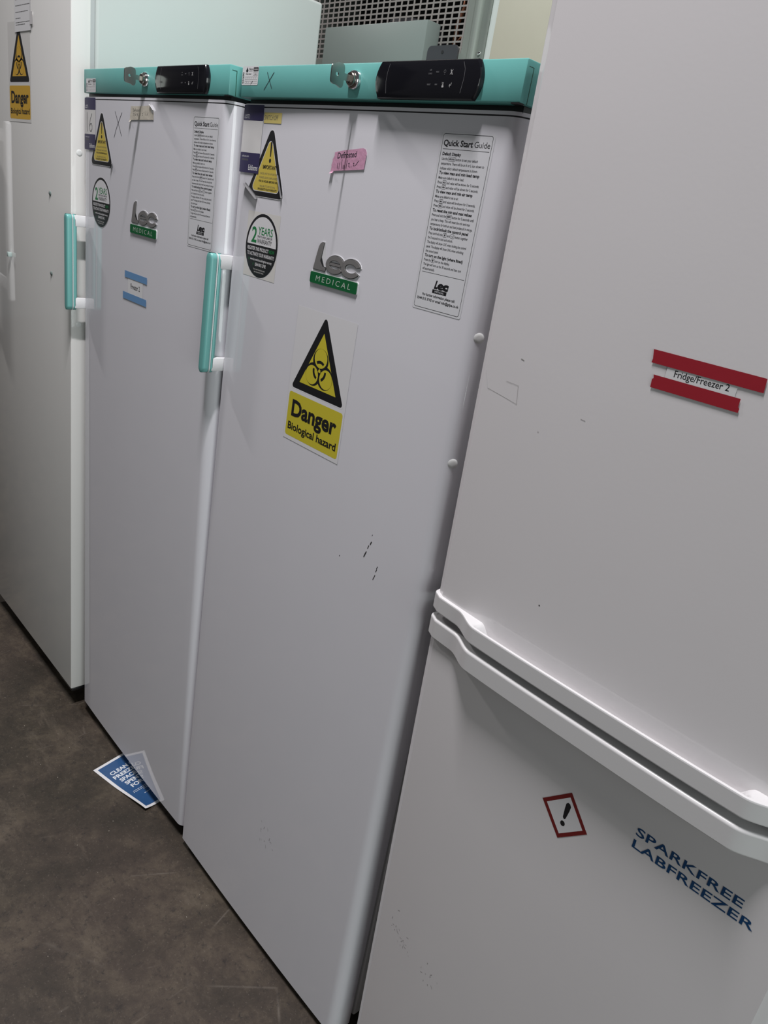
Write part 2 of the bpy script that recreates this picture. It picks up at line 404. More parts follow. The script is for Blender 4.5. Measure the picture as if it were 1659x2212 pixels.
def lec_fridge(name, root, zb, capy, lock_x, ux):
    """cabinet, door, cap with panel and lock, grip handle on the left side of the door"""
    HC, H, ZT = 1.6983, 1.7442, 1.6912
    b = MB(); b.box((0.004, 0.060, 0.055), (LW - .004, 0.60, H - .002), M['body'], .004)
    b.build('cabinet', root)
    for x in (.05, LW - .05):
        for y in (.10, .55):
            b = MB(); b.lathe((x, y, (FZ + .0015 + y * -root.rotation_euler[0])), (0, 0, 1), [(.016, 0), (.018, .004), (.018, .012), (.010, .014), (.010, .03)], M['dark'], 16)
            b.build('foot', root)
    b = MB(); b.box((.012, .046, zb + .012), (LW - .012, .060, ZT - .012), M['gasket']); b.build('door_gasket', root)
    # door leaf with plastic end caps
    d = MB(); pr = lec_profile(.046)
    d.loft([[(x, y, z) for x, y in pr] for z in (zb, zb + .4, zb + .8, zb + 1.2, ZT - .006)], M['door'])
    pr2 = [(x * (1 - .0012 / LW) + .0006, y + .0009) for x, y in pr]
    d.loft([[(x, y, z) for x, y in pr2] for z in (ZT - .006, ZT - .0042)], M['dark'])
    d.loft([[(x, y, z) for x, y in pr] for z in (ZT - .0042, ZT)], M['door'])
    door = d.build('door', root)
    p = MB()
    for z in (1.4242, 1.2488):
        p.lathe((LW - .0040, lec_y(LW - .0040) + .0005, z), (.75, -.66, 0), [(.0070, -.001), (.0070, .0004), (.0058, .0010), (.0030, .0013)], M['body'], 20)
        p.build('hole_plug', door); p = MB()
    # black recess between door and cap
    r = MB(); r.box((.006, .006, ZT - .001), (LW - .006, .058, HC + .004), M['dark']); r.build('recess_strip', root)
    # cap
    c = MB(); y0 = capy
    c.box((0, y0, HC), (LW, .06, H), M['teal'], .0016, 2)
    c.box((0, .058, HC + .02), (LW, .59, H), M['teal'], .0016, 2)
    for x in (-.0002, LW - .0006):            # folded seam on each end
        c.box((x, y0 + .0125, HC + .0005), (x + .0008, y0 + .0135, H - .008), M['green_dark'])
        c.box((x, y0 + .004, H - .008), (x + .0008, y0 + .0135, H - .0074), M['green_dark'])
    c.box((LW - .013, y0 - .0002, HC - .0016), (LW - .001, y0 + .010, HC + .0002), M['dark'])
    cap = c.build('top_cap', root)
    # control panel: bulging ends, bevelled rim
    def barrel(ins):
        out = []
        L0, Lm, R0, Rm, z0, z1 = .3560, .3473, .5300, .5388, HC + .0004, H - .0006
        for i in range(15):
            t = i / 14; z = z0 + ins + (z1 - z0 - 2 * ins) * t; k = 1 - (2 * t - 1) ** 2
            out.append((R0 + (Rm - R0) * k - ins, z))
        for i in range(15):
            t = 1 - i / 14; z = z0 + ins + (z1 - z0 - 2 * ins) * t; k = 1 - (2 * t - 1) ** 2
            out.append((L0 + (Lm - L0) * k + ins, z))
        return [(x + ux, z) for x, z in out]
    c = MB(); c.loft([[(x, y0 - h, z) for x, z in barrel(i)] for i, h in ((0, -.001), (0, .005), (.0012, .0072), (.0055, .0084))], M['panel_black'])
    pan = c.build('control_panel', cap)
    D = Decal(lambda u, z, h: (u + ux, y0 - .0084 - h, z))
    ls = [(.3752, 1.7395), (.3722, 1.729), (.3715, 1.719), (.3743, 1.7045)]; rs = [(.5085, 1.7398), (.5125, 1.732), (.5130, 1.722), (.5105, 1.7057)]
    D.stroke(ls, .0005, M['icon']); D.stroke(rs, .0005, M['icon'])
    for u, z, t in ((.4537, 1.7305, 'AIR'), (.4537, 1.7266, 'LOAD'), (.4664, 1.7283, 'MAX'), (.4540, 1.7143, 'RESET'), (.4667, 1.7143, 'MIN')):
        D.text(t, u, z, .0017, None, M['icon'], 0, .01, 'C')
    def ring(u, z, r, m, w=.0005): D.stroke([(u + r * math.cos(k * .524), z + r * math.sin(k * .524)) for k in range(13)], w, m)
    ring(.4789, 1.7297, .0017, M['icon']); D.stroke([(.4783, 1.7278), (.4795, 1.7278)], .0006, M['icon']); D.stroke([(.4784, 1.7264), (.4794, 1.7264)], .0006, M['icon'])
    D.stroke([(.4884, 1.7262), (.4924, 1.7315)], .0007, M['icon_white']); D.stroke([(.4892, 1.7312), (.4920, 1.7262)], .0012, M['icon_white'])
    ring(.4788, 1.7160, .0013, M['icon_white']); D.rect(.4772, 1.7118, .4804, 1.7142, M['icon_white']); D.stroke([(.4770, 1.7175), (.4806, 1.7125)], .0004, M['icon_white'])
    D.stroke([(.4934, 1.7170), (.4932, 1.7145), (.4902, 1.7138)], .0006, M['icon_white']); D.stroke([(.4915, 1.7155), (.4900, 1.7138), (.4912, 1.7122)], .0006, M['icon_white'])
    D.build('panel_print', pan)
    # lock
    c = MB(); C0 = (lock_x, y0, 1.7222)
    c.lathe(C0, (0, -1, 0), [(.0128, -.001), (.0128, .003), (.0116, .0055), (.0098, .0065), (.0090, .0062)], M['chrome'], 36)
    c.lathe(C0, (0, -1, 0), [(.0088, .004), (.0088, .0098), (.0078, .0108)], M['brass'], 28)
    c.box((lock_x - .0012, y0 - .0112, 1.7165), (lock_x + .0012, y0 - .0107, 1.7195), M['dark'])
    c.box((lock_x - .0003, y0 - .0112, 1.7240), (lock_x + .0003, y0 - .0106, 1.7290), M['dark'])
    c.build('lock', cap)
    # handle
    ha = MB()
    def sect(ya, yb, ins, z):
        out = []; xa, xb = -.0205, .0; r = .0042
        for x, y in rrect(xa + ins, ya, xb - ins, yb, min(r, (yb - ya) / 2.05), 3): out.append((x, y, z))
        return out
    za, zc, R = 1.2262, 1.4438, .0105
    def half(ya, yb, m, grow=0.0, chf=0.0):
        rings = []
        for i in range(8):
            a = math.pi / 2 * i / 7; rings.append(sect(ya, yb, R * (1 - math.sin(a)) * .86 - grow, za - grow + R * (1 - math.cos(a))))
        for i in range(8):
            a = math.pi / 2 * (1 - i / 7); rings.append(sect(ya, yb, R * (1 - math.sin(a)) * .86 - grow, zc + grow - R * (1 - math.cos(a))))
        ha.loft(rings, m)
    half(-.0420, -.0285, M['teal_grip']); half(-.0286, -.0272, M['white_plastic'], .0005); half(-.0273, -.0180, M['teal_grip'])
    g = ha.build('handle', root)
    for z0, z1 in ((1.4180, 1.4425), (1.2305, 1.2555)):
        ha = MB(); ha.box((-.0080, -.024, z0), (.0, .024, z1), M['white_plastic'], .0012, 2)
        ha.build('handle_bracket', g)
    return cap, door

def key_shape(root, x, y0):
    """key standing edge-up in the lock: thin blade, wide bow with a hole"""
    k = MB(); z = 1.7222; ya = y0 - .010
    k.box((x - .0009, ya - .012, z - .0042), (x + .0009, ya + .004, z + .0042), M['key'], .0003, 1)
    N = 32; hw, hh = .0115, .0138; cy = ya - .011 - hw
    outer, hole = [], []
    for i in range(N):
        a = 2 * math.pi * i / N; c, s = math.cos(a), math.sin(a)
        e = 2 / 5.0
        outer.append((cy + hw * math.copysign(abs(c) ** e, c), z + (hh + (.0014 if c > 0 else -.001)) * math.copysign(abs(s) ** e, s)))
        hole.append((cy - .001 + .0026 * c, z + .0005 + .0026 * s))
    rings = [[(x + dx, p[0], p[1]) for p in r] for r, dx in ((hole, -.001), (outer, -.001), (outer, .001), (hole, .001), (hole, -.001))]
    k.loft(rings, M['key'], caps=False)
    return settle(k.build('key', smooth=30), root)

def warranty_sticker(root, u0, z0, u1, z1, backing, name='warranty_sticker'):
    D = Decal(lec_P); w, h = u1 - u0, z1 - z0; uc, zc = (u0 + u1) / 2, (z0 + z1) / 2
    if backing: D.rect(u0 + .0003, z0, u1 - .001, z1 + .001, M['sticker_clear'], -1)
    D.disc(uc, zc, w / 2, h / 2, M['sticker_white'], 0); D.disc(uc, zc, w / 2 - .0009, h / 2 - .0009, M['ink'], 1)
    n = 40; a, b = w / 2 - .0058, h / 2 - .0058; zm = zc + .001
    t0 = math.asin((zm - zc) / b)
    D.poly([(uc + a * math.cos(t0 + (math.pi - 2 * t0) * i / n), zc + b * math.sin(t0 + (math.pi - 2 * t0) * i / n)) for i in range(n + 1)], M['sticker_white'], 2)
    D.text('2', uc - .033, zc + .0045, .025, .0165, M['green'], 3, .02)
    D.text('YEARS', uc - .0135, zc + .0185, .0125, .045, M['green'], 3, .012)
    D.text('PARTS AND LABOUR', uc - .0138, zc + .0133, .0036, .0455, M['ink'], 3, .02)
    D.text('WARRANTY', uc - .0138, zc + .0042, .0073, .045, M['ink'], 3, .014)
    D.text('REGISTER THIS PRODUCT', uc - .0425, zc - .0085, .0058, .066, M['sticker_white'], 3, .02)
    D.text('NOW', uc + .0255, zc - .0085, .0058, .016, M['green'], 3, .02)
    D.text('TO ACTIVATE YOUR WARRANTY!', uc, zc - .0175, .0058, .084, M['sticker_white'], 3, .02, 'C')
    D.text('www.lec-medical.co.uk/register-warranty', uc + .003, zc - .0253, .0040, .068, M['sticker_white'], 3, .015, 'C')
    D.disc(uc - .035, zc - .0240, .0025, .0025, M['green_dark'], 3, 12)
    D.text('0344 815 3742', uc + .003, zc - .0338, .0053, .034, M['sticker_white'], 3, .02, 'C'); D.disc(uc - .020, zc - .0315, .0022, .0025, M['green_dark'], 3, 12)
    D.text('Terms and Conditions apply', uc, zc - .0405, .0026, .037, M['sticker_clear'], 3, .0, 'C')
    D.text('see website for details', uc, zc - .0447, .0026, .030, M['sticker_clear'], 3, .0, 'C')
    return D.build(name, root)

def important_sticker(root, A, B, C, peeled):
    D = Decal(lec_P, .0006); P = [A, B, C]
    t = rtri(P, .0085); t1 = rtri(P, .008, inset=.0008); t2 = rtri(P, .0075, inset=.0085); t3 = rtri(P, .0065, inset=.0097)
    if peeled:
        def cut(q):                    # the lower left corner has rolled up
            p0, p1 = (B[0] - .004, B[1] + .0205), (B[0] + .041, B[1] - .003); out = []
            s = lambda p: (p1[0] - p0[0]) * (p[1] - p0[1]) - (p1[1] - p0[1]) * (p[0] - p0[0])
            for i, p in enumerate(q):
                n = q[(i + 1) % len(q)]; a, b = s(p), s(n)
                if a >= 0: out.append(p)
                if a * b < 0: out.append(lerp(p, n, a / (a - b)))
            return out
        t, t1, t2, t3 = map(cut, (t, t1, t2, t3))
    D.poly(t, M['sticker_white'], 0); D.poly(t1, M['ink'], 1); D.poly(t2, M['sticker_white'], 2); D.poly(t3, M['yellow_soft'], 3)
    u = A[0] + .001; zA = A[1]; k = (A[1] - B[1]) / .1032
    zA -= .0075; k = (zA - B[1]) / .1032
    z = lambda d: zA - d * k
    D.poly([(u - .0024, z(.022)), (u - .0014, z(.042)), (u + .0014, z(.042)), (u + .0024, z(.022)), (u + .0012, z(.0200)), (u - .0012, z(.0200))], M['ink'], 4)
    D.disc(u, z(.0478), .0031, .0034, M['ink'], 4, 18)
    D.text('IMPORTANT', u + .001, z(.0605), .0058, .041, M['ink'], 4, .032, 'C')
    for d, s, w, m, bo in ((.0690, 'ONCE UNIT IS IN POSITION', .052, 'ink_grey', .0), (.0750, 'PLEASE LEAVE UNPLUGGED', .054, 'ink_grey', .0), (.0805, 'FOR 24 HOURS BEFORE USE.', .056, 'ink', .035),
                           (.0880, 'FAILURE TO DO SO WILL', .047, 'ink_grey', .0), (.0925, 'INVALIDATE YOUR WARRANTY.', .058, 'ink', .035)):
        D.text(s, u, z(d), .0031, w, M[m], 4, bo, 'C')
    if peeled:
        curl(D, (B[0] - .003, B[1] + .0195), (B[0] + .039, B[1] - .002), (-.46, -.89), .0034, 2.2, M['under'])
        curl(D, (C[0] - .0235, C[1] + .036), (C[0] - .0065, C[1] + .0025), (.89, .45), .0024, 2.3, M['under'])
    else:
        curl(D, (C[0] - .0110, C[1] - .0005), (C[0] - .0015, C[1] + .0085), (.7, -.7), .0040, 1.5, M['ink'])
    return D.build('warning_sticker', root)

def lot_label(root, u0, u1, z0, z1, number):
    D = Decal(lambda u, z, h: (u, lec_y(max(u, .0042)) - h, z), .0012)
    D.rect(u0, z0, u1, z1, M['lot_white'], 0, .002)
    D.rect(u0, z1 - .0235, u1, z1, M['navy'], 1, .0015); D.rect(u0, z0, u1, z0 + .0315, M['navy'], 1, .0015)
    D.text('LOT:', u0 + .003, z1 - .0205, .0062, .0165, M['paper'], 2, .01)
    D.text('eddisons.com', u0 + .005, z0 + .0245, .0030, .022, M['paper'], 2, .0)
    D.rect(u0 + .005, z0 + .0205, u0 + .026, z0 + .0216, M['ink_grey'], 2); D.rect(u0 + .005, z0 + .0190, u0 + .026, z0 + .0199, M['ink_grey'], 2)
    D.text('Eddisons', u0 + .0285, z0 + .0045, .0085, .029, M['paper'], 2, .008)
    if number:
        D.stroke([(u0 + .014, z1 - .0295), (u0 + .0145, z1 - .048), (u0 + .0155, z1 - .0665)], .0017, M['pen'], 2)
        six = [(.041, -.0315), (.033, -.041), (.0285, -.052), (.028, -.060), (.031, -.0655), (.037, -.0665), (.0425, -.062), (.0425, -.055), (.038, -.0505), (.032, -.052), (.0285, -.057)]
        D.stroke([(u0 + a, z1 + b) for a, b in six], .0017, M['pen'], 2)
    return D.build('lot_label', root)

def guide_sticker(root, du, dz):
    D = Decal(lambda u, z, h: lec_P(u + du, z + dz, h))
    I = M['ink']
    D.rect(.4765, 1.4420, .5660, 1.6650, M['guide_white'], 0, .003)
    D.frame(.4790, 1.4445, .5628, 1.6630, .0006, I, 1, .0035)
    D.text('Quick Start', .4820, 1.6487, .0070, .0500, I, 1, .028); D.text('Guide', .5345, 1.6487, .0070, .0255, I, 1, .0)
    D.rect(.4820, 1.6446, .5602, 1.6451, I, 1)
    k = [0.0]
    def head(s, z, w): D.text(s, .4830, z, .0036, w, I, 1, .035)
    def body(s, z, w, u=.4832): D.text(s, u, z, .0032, w, I, 1, .012)
    def key(u, z, w, s=None):
        D.frame(u, z - .0011, u + w, z + .0042, .0004, I, 1, .0009, 3)
        if s: D.text(s, u + w / 2, z + .0006, .0019, w - .0022, I, 1, .045, 'C')
    L = .0057
    z = 1.6375; head('Default Display', z, .0322); z -= L
    body('Use the', z, .0105); key(.4945, z, .0122, 'AIR/LOAD'); body('button to set your default', z, .0375, .5076); z -= L
    body('temperature. There will be an A or L icon shown to', z, .0735); z -= L
    body('indicate which default temperature is shown.', z, .0645); z = 1.6148
    for nm, w, q in (('load', .0690, 'load'), ('air', .0640, 'air')):
        head('To view max and min %s temp' % nm, z, w); z -= L
        body('Make sure default is set to %s.' % q, z, .0445 if nm == 'load' else .0415); z -= L
        for b in ('MAX', 'MIN'):
            body('Press', z, .0078); key(.4920, z, .0066, b); body('and value will be shown for 3 seconds.', z, .0552, .4995); z -= L
        z = 1.5919 if nm == 'load' else z
    z = 1.5688; head('To reset the min and max values', z, .0690); z -= L
    body('Press and hold the', z, .0255); key(.5095, z, .0090, 'RESET'); body('button for 5 seconds until', z, .0372, .5195); z -= L
    body('you hear a beep. This will reset the min and max', z, .0690); z -= L
    body('temperatures for both air and load probes all in one go.', z, .0745); z = 1.5458
    head('To lock/unlock the control panel', z, .0690); z -= L
    body('Press and hold the', z, .0255); key(.5095, z, .0062); D.stroke([(.5112, z), (.5140, z + .0032)], .0004, I, 1); D.disc(.5126, z + .0016, .0012, .0013, I, 1, 10)
    body('and', z, .0052, .5168); key(.5230, z, .0062); D.stroke([(.5276, z + .0030), (.5276, z + .0012), (.5246, z + .0012)], .0005, I, 1)
    body('button together', z, .0225, .5305); z -= L
    body('for 5 seconds to lock and unlock.', z, .0450); z -= L
    body('The display will show LOC when locking the control', z, .0700); z -= L
    body('panel. The display will show UNL when unlocking', z, .0670); z -= L
    body('the control panel.', z, .0235); z = 1.5115
    head('To turn on the light (where fitted)', z, .0690); z -= L
    body('Press the', z, .0125); key(.4965, z, .0058); D.disc(.4994, z + .0020, .0012, .0012, I, 1, 10); D.rect(.4989, z, .4999, z + .0008, I, 1); body('icon on the display.', z, .0270, .5032); z -= L
    body('The light will turn on for 30 seconds and then turn', z, .0690); z -= L
    body('off automatically.', z, .0225)
    D.rect(.4835, 1.4913, .5604, 1.4918, I, 1)
    D.text('L', .5105, 1.4733, .0098, .0062, I, 1, .06, shear=.22); D.text('ec', .5160, 1.4733, .0098, .0200, I, 1, .075, shear=.1)
    D.rect(.5085, 1.4668, .5345, 1.4716, I, 1); D.text('MEDICAL', .5215, 1.4680, .0024, .017, M['guide_white'], 2, .0, 'C')
    D.text('For further information please call:', .5215, 1.4612, .0034, .060, I, 1, .025, 'C')
    D.text('0344 815 3742 or email info@gdpa.co.uk', .5212, 1.4553, .0034, .0770, I, 1, .025, 'C')
    return D.build('guide_sticker', root)

def badge(root, du, dz):
    """raised chrome lettering over a green name plate"""
    X = lambda u, z, h: (u + du, lec_y(u + du) - h, z + dz)
    def slab(mb, outer, inner, h0, h1, m, closed):
        """ring or open band between two matching outlines, from height h0 to h1"""
        rings = [[X(*p, h) for p in r] for r, h in ((inner, h0), (inner, h1), (outer, h1), (outer, h0), (inner, h0))]
        n = len(outer); vs = [p for r in rings[:4] for p in r]; fs = []
        for q in range(4):
            for i in range(n if closed else n - 1):
                j = (i + 1) % n; a, b = q * n, ((q + 1) % 4) * n
                fs.append([a + i, a + j, b + j, b + i])
        if not closed:
            fs.append([0, n, 2 * n, 3 * n]); fs.append([n - 1, 2 * n - 1, 3 * n - 1, 4 * n - 1])
        mb.add(vs, fs, m)
    def solid(mb, pts, h0, h1, m):
        mb.loft([[X(*p, h0) for p in pts], [X(*p, h1) for p in pts]], m)
    pl = MB()
    solid(pl, rrect(.2412, 1.4360, .3590, 1.4552, .0035), .0001, .0012, M['badge_white'])
    solid(pl, rrect(.2424, 1.4371, .3579, 1.4541, .0028), .0012, .0024, M['badge_green'])
    plate = pl.build('badge_plate', root)
    D = Decal(X, .0025); D.text('MEDICAL', .3002, 1.4413, .0085, .0860, M['badge_green_text'], 0, .0, 'C', .12, 1.45); D.build('plate_lettering', plate)
    def ell(c, a, b, t0, t1, n, sh=.12):
        out = []
        for i in range(n + 1):
            t = math.radians(t0 + (t1 - t0) * i / n); y = b * math.sin(t); out.append((c[0] + a * math.cos(t) + sh * y, c[1] + y))
        return out
    le = MB()
    for grow, h0, h1, m in ((.0020, .0001, .0006, M['badge_white']), (.0008, .0006, .0011, M['badge_edge']), (.0, .0011, .0020, M['silver'])):
        g = grow
        # L: leaning stem with a rounded shoulder, short foot
        Lp = [(.2464 - g, 1.4585 - g), (.2765 + g, 1.4585 - g), (.2777 + g, 1.4640 + g), (.2605 + g, 1.4640 + g), (.2668 + g, 1.4992 + g), (.2620, 1.4994 + g), (.2578, 1.4975 + g), (.2552 - g, 1.4935), (.2522 - g, 1.4830)]
        bm = bmesh.new(); vs = [bm.verts.new(X(*p, h1)) for p in Lp]; vb = [bm.verts.new(X(*p, h0)) for p in Lp]
        fc = bm.faces.new(vs); n = len(Lp)
        for i in range(n): bm.faces.new((vs[i], vs[(i + 1) % n], vb[(i + 1) % n], vb[i]))
        bmesh.ops.triangulate(bm, faces=[fc]); le.from_bm(bm, m)
        c1 = (.2990, 1.4712)
        slab(le, ell(c1, .0218 + g, .0134 + g, 0, 330, 34), ell(c1, .0138 - g, .0066 - g * .6, 0, 330, 34), h0, h1, m, False)
        solid(le, [(c1[0] - .018 - g, c1[1] - .0016 - g), (c1[0] + .0217 + g, c1[1] - .0016 - g), (c1[0] + .0217 + g, c1[1] + .0022 + g), (c1[0] - .018 - g, c1[1] + .0022 + g)], h0, h1 - .0003, m)
        c2 = (.3372, 1.4712)
        slab(le, ell(c2, .0218 + g, .0136 + g, 22 - 90 * g / .02, 330 + 90 * g / .02, 36), ell(c2, .0138 - g, .0068 - g * .6, 22 - 90 * g / .02, 330 + 90 * g / .02, 36), h0, h1, m, False)
    le.build('badge_lettering', plate)
    return plate

def hazard_sign(P, root, u0, z0, u1, z1, yel, backing, top_cut=0.0):
    D = Decal(P, .0004); w, h = u1 - u0, z1 - z0
    q = lambda a, b: (u0 + a * w, z0 + b * h)
    D.rect(u0, z0, u1, z1, backing, 0)
    T = [q(.5, .985), q(.04, .405), q(.96, .405)]
    D.poly(rtri(T, .0045, inset=-.0018), M['sticker_white'], 1); D.poly(rtri(T, .0045), M['ink'], 2); D.poly(rtri(T, .0004, inset=.0128), yel, 3)
    biohazard(D, *q(.5, .595), .160 * h, M['ink'], yel, 4, 1.04 * w / (.67 * h))
    D.rect(*q(.025, .030), *q(.975, .370), yel, 1, .005)
    D.text('Danger', q(.5, 0)[0], q(0, .195)[1], .120 * h, .80 * w, M['ink'], 4, .032, 'C')
    D.text('Biological hazard', q(.5, 0)[0], q(0, .085)[1], .056 * h, .87 * w, M['ink'], 4, .022, 'C')
    return D.build('hazard_sign', root)

def test_label(cap, y0, u0, z0, u1, z1, mark):
    D = Decal(lambda u, z, h: (u, y0 - h, z)); w, h = u1 - u0, z1 - z0; q = lambda a, b: (u0 + a * w, z0 + b * h)
    D.rect(u0, z0, u1, z1, M['paper'], 0, .002)
    I = M['ink']
    D.text('531690', *q(.12, .08), .0042, .60 * h, I, 1, .03, 'L', rot=math.pi / 2)
    D.poly([q(.30, .95), q(.22, .76), q(.26, .68), q(.32, .68), q(.37, .76)], I, 1)
    D.text('Nexus', *q(.40, .80), .0032, .24 * w, M['ink_grey'], 1, .02); D.rect(*q(.40, .73), *q(.62, .75), M['ink_grey'], 1)
    D.rect(*q(.68, .72), *q(.98, .93), I, 1, .001); D.text('TESTED', q(.83, 0)[0], q(0, .78)[1], .0022, .24 * w, M['paper'], 2, .02, 'C')
    D.text('Date tested', *q(.22, .55), .0026, .34 * w, M['ink_grey'], 1, .02)
    D.frame(*q(.68, .50), *q(.96, .66), .0004, M['ink_grey'], 1, .0005, 2); D.rect(*q(.75, .56), *q(.89, .60), M['ink_grey'], 1)
    for r in (.30, .08):
        for i in range(6): D.frame(*q(.20 + i * .128, r), *q(.31 + i * .128, r + .14), .0003, M['ink_grey'], 1, .0004, 2)
    if mark: D.stroke([q(.58, .05), q(.68, .21)], .0010, M['pen'], 2)
    return D.build('test_label', cap)

# ---------------------------------------------------------------- the nearer of the two (fridge)
fr = empty('medical_fridge', (0, 0, 0), (-.0122, 0, 0))
tag(fr, 'white laboratory fridge with teal top, biohazard sign and pink defrosted note on its door', 'fridge')
cap, door = lec_fridge('fridge', fr, .0527, -.011, .2960, 0)
test_label(cap, -.011, .0008, 1.7164, .0488, 1.7440, True)
D = Decal(lambda u, z, h: (u, -.011 - h, z))
D.stroke([(.0741, 1.7348), (.0812, 1.7245), (.0903, 1.7117)], .0011, M['pen']); D.stroke([(.0930, 1.7345), (.0800, 1.7210), (.0687, 1.7096)], .0011, M['pen'])
D.build('pen_cross', cap)
tag(key_shape(fr, .2960, -.011), 'flat steel key with round hole in the lock of the nearer teal-topped fridge', 'key')
lot_label(fr, .0006, .0622, 1.5845, 1.6890, False)
important_sticker(fr, (.0925, 1.6640), (.0270, 1.5495), (.1450, 1.5495), True)
warranty_sticker(fr, .0415, 1.4180, .1425, 1.5245, True)
badge(fr, 0, 0)
guide_sticker(fr, 0, 0)
hazard_sign(lec_P, fr, .2194, 1.1700, .3710, 1.3960, M['yellow'], M['sticker_white'])
D = Decal(lec_P, .0002)
for u, z, a, b in ((.4763, 1.0885, .0006, .001), (.4762, 1.0745, .0012, .0025), (.4719, 1.0661, .0008, .003), (.4675, 1.0515, .0012, .0052), (.41, 1.0229, .0008, .0008), (.4986, 1.0415, .0008, .002), (.4978, 1.0359, .0008, .0025), (.4955, 1.0230, .0008, .0045)):
    D.stroke([(u - b * .35, z - b), (u + b * .35, z + b)], a * 1.6, M['scuff'])
for i in range(14):
    u, z = .33 + random.uniform(-.03, .03), .34 + random.uniform(-.03, .03); D.stroke([(u, z), (u + .002, z + random.uniform(-.008, .008))], .0007, M['smudge'])
D.build('scuff_marks', door)['kind'] = 'stuff'
D = Decal(lec_P, .0005)
D.rect(.0632, 1.6628, .1144, 1.6785, M['yellow_tape'], 0, .0006); D.text('SWITCH OFF', .0650, 1.6676, .0070, .0395, M['ink_grey'], 1, .006)
o = settle(D.build('tape_label'), fr); tag(o, 'small yellow strip printed SWITCH OFF beside the navy lot label', 'label')
D = Decal(lec_P, .0012)
D.ngon([(.2588, 1.6022), (.2600, 1.6085), (.2592, 1.6105), (.2612, 1.6165), (.2604, 1.6180), (.2640, 1.6240), (.2638, 1.6285), (.2800, 1.6315), (.3270, 1.6372), (.3325, 1.6360), (.3362, 1.6312), (.3345, 1.6095)], M['pink'])
D.ngon([(.3290, 1.6340), (.3355, 1.6310), (.3352, 1.6270)], M['pink'], 1)
D.text('Defrosted', .2712, 1.6205, .0080, .0430, M['pen'], 1, .012, rot=.10, shear=.15)
for a in ([(.2735, 1.6140), (.2738, 1.6065)], [(.2775, 1.6143), (.2780, 1.6065)], [(.2830, 1.6195), (.2835, 1.6065)], [(.2870, 1.6120), (.2872, 1.6075)], [(.2896, 1.6120), (.2898, 1.6075)], [(.2950, 1.6195), (.2945, 1.6085)],
          [(.2985, 1.6150), (.3005, 1.6160), (.3000, 1.6115), (.3020, 1.6105)], [(.3055, 1.6115), (.3058, 1.6110)], [(.3095, 1.6160), (.3110, 1.6165), (.3108, 1.6130), (.3125, 1.6130)], [(.3148, 1.6135), (.3165, 1.6150), (.3205, 1.6200)]):
    D.stroke(a, .0010, M['pen'], 1)
curl(D, (.2588, 1.6022), (.2660, 1.6032), (-.25, -.97), .004, 1.4, M['pink'], 5)
o = settle(D.build('tape_note'), fr); tag(o, 'torn pink tape note with handwritten Defrosted and a date', 'note')

# ---------------------------------------------------------------- the farther of the two (freezer)
fz = empty('medical_freezer', (-.6111, .0052, 0), (.005, 0, 0))
tag(fz, 'white laboratory freezer with teal top and Freezer 2 label, left of the biohazard fridge', 'freezer')
cap, door = lec_fridge('freezer', fz, .07, -.003, .2960, .0)
test_label(cap, -.003, .0128, 1.6994, .0632, 1.7258, False)
tag(key_shape(fz, .2960, -.003), 'flat steel key in the lock of the farther teal-topped freezer', 'key')
lot_label(fz, .0002, .0610, 1.5858, 1.6893, True)
important_sticker(fz, (.0935, 1.6710), (.0335, 1.5570), (.1535, 1.5570), False)
warranty_sticker(fz, .0415, 1.4285, .1440, 1.5335, False)
badge(fz, .0060, .0)
guide_sticker(fz, .0085, .0)
D = Decal(lec_P, .0003)
D.stroke([(.1609, 1.6646), (.1740, 1.6470), (.1845, 1.6330), (.1933, 1.6197)], .0013, M['pen']); D.stroke([(.1937, 1.6629), (.1770, 1.6440), (.1660, 1.6300), (.1577, 1.6160)], .0013, M['pen'])
D.build('pen_cross', door)
D = Decal(lec_P, .0010)
D.ngon([(.2321, 1.6503), (.2345, 1.6560), (.2330, 1.6590), (.2360, 1.6640), (.2372, 1.6755), (.2700, 1.6758), (.3180, 1.6776), (.3352, 1.6674), (.3357, 1.6531), (.2900, 1.6520)], M['beige'])
D.ngon([(.3185, 1.6760), (.3350, 1.6672), (.3290, 1.6640)], M['paper'], 1)
D.text('Defrosted', .2460, 1.6660, .0052, .0300, M['ink_grey'], 1, .0, rot=.02, shear=.15)
for a in ([(.2480, 1.6635), (.2500, 1.6630), (.2495, 1.6580)], [(.2570, 1.6640), (.2545, 1.6610), (.2560, 1.6585), (.2585, 1.6600), (.2560, 1.6620)], [(.2640, 1.6630), (.2655, 1.6600), (.2680, 1.6635), (.2650, 1.6570)], [(.2800, 1.6640), (.2815, 1.6590)], [(.2870, 1.6630), (.2890, 1.6640), (.2880, 1.6600), (.2905, 1.6595)], [(.2960, 1.6610), (.2965, 1.6605)], [(.3020, 1.6600), (.3030, 1.6640)], [(.3080, 1.6605), (.3130, 1.6650)]):
    D.stroke(a, .0009, M['ink_grey'], 1)
curl(D, (.2321, 1.6503), (.2390, 1.6510), (-.2, -.98), .004, 1.4, M['beige'], 5)
curl(D, (.3180, 1.6776), (.3352, 1.6674), (.5, .86), .003, 1.5, M['paper'], 5)
o = settle(D.build('tape_note'), fz); tag(o, 'torn beige masking tape note with faint handwriting under the teal top', 'note')
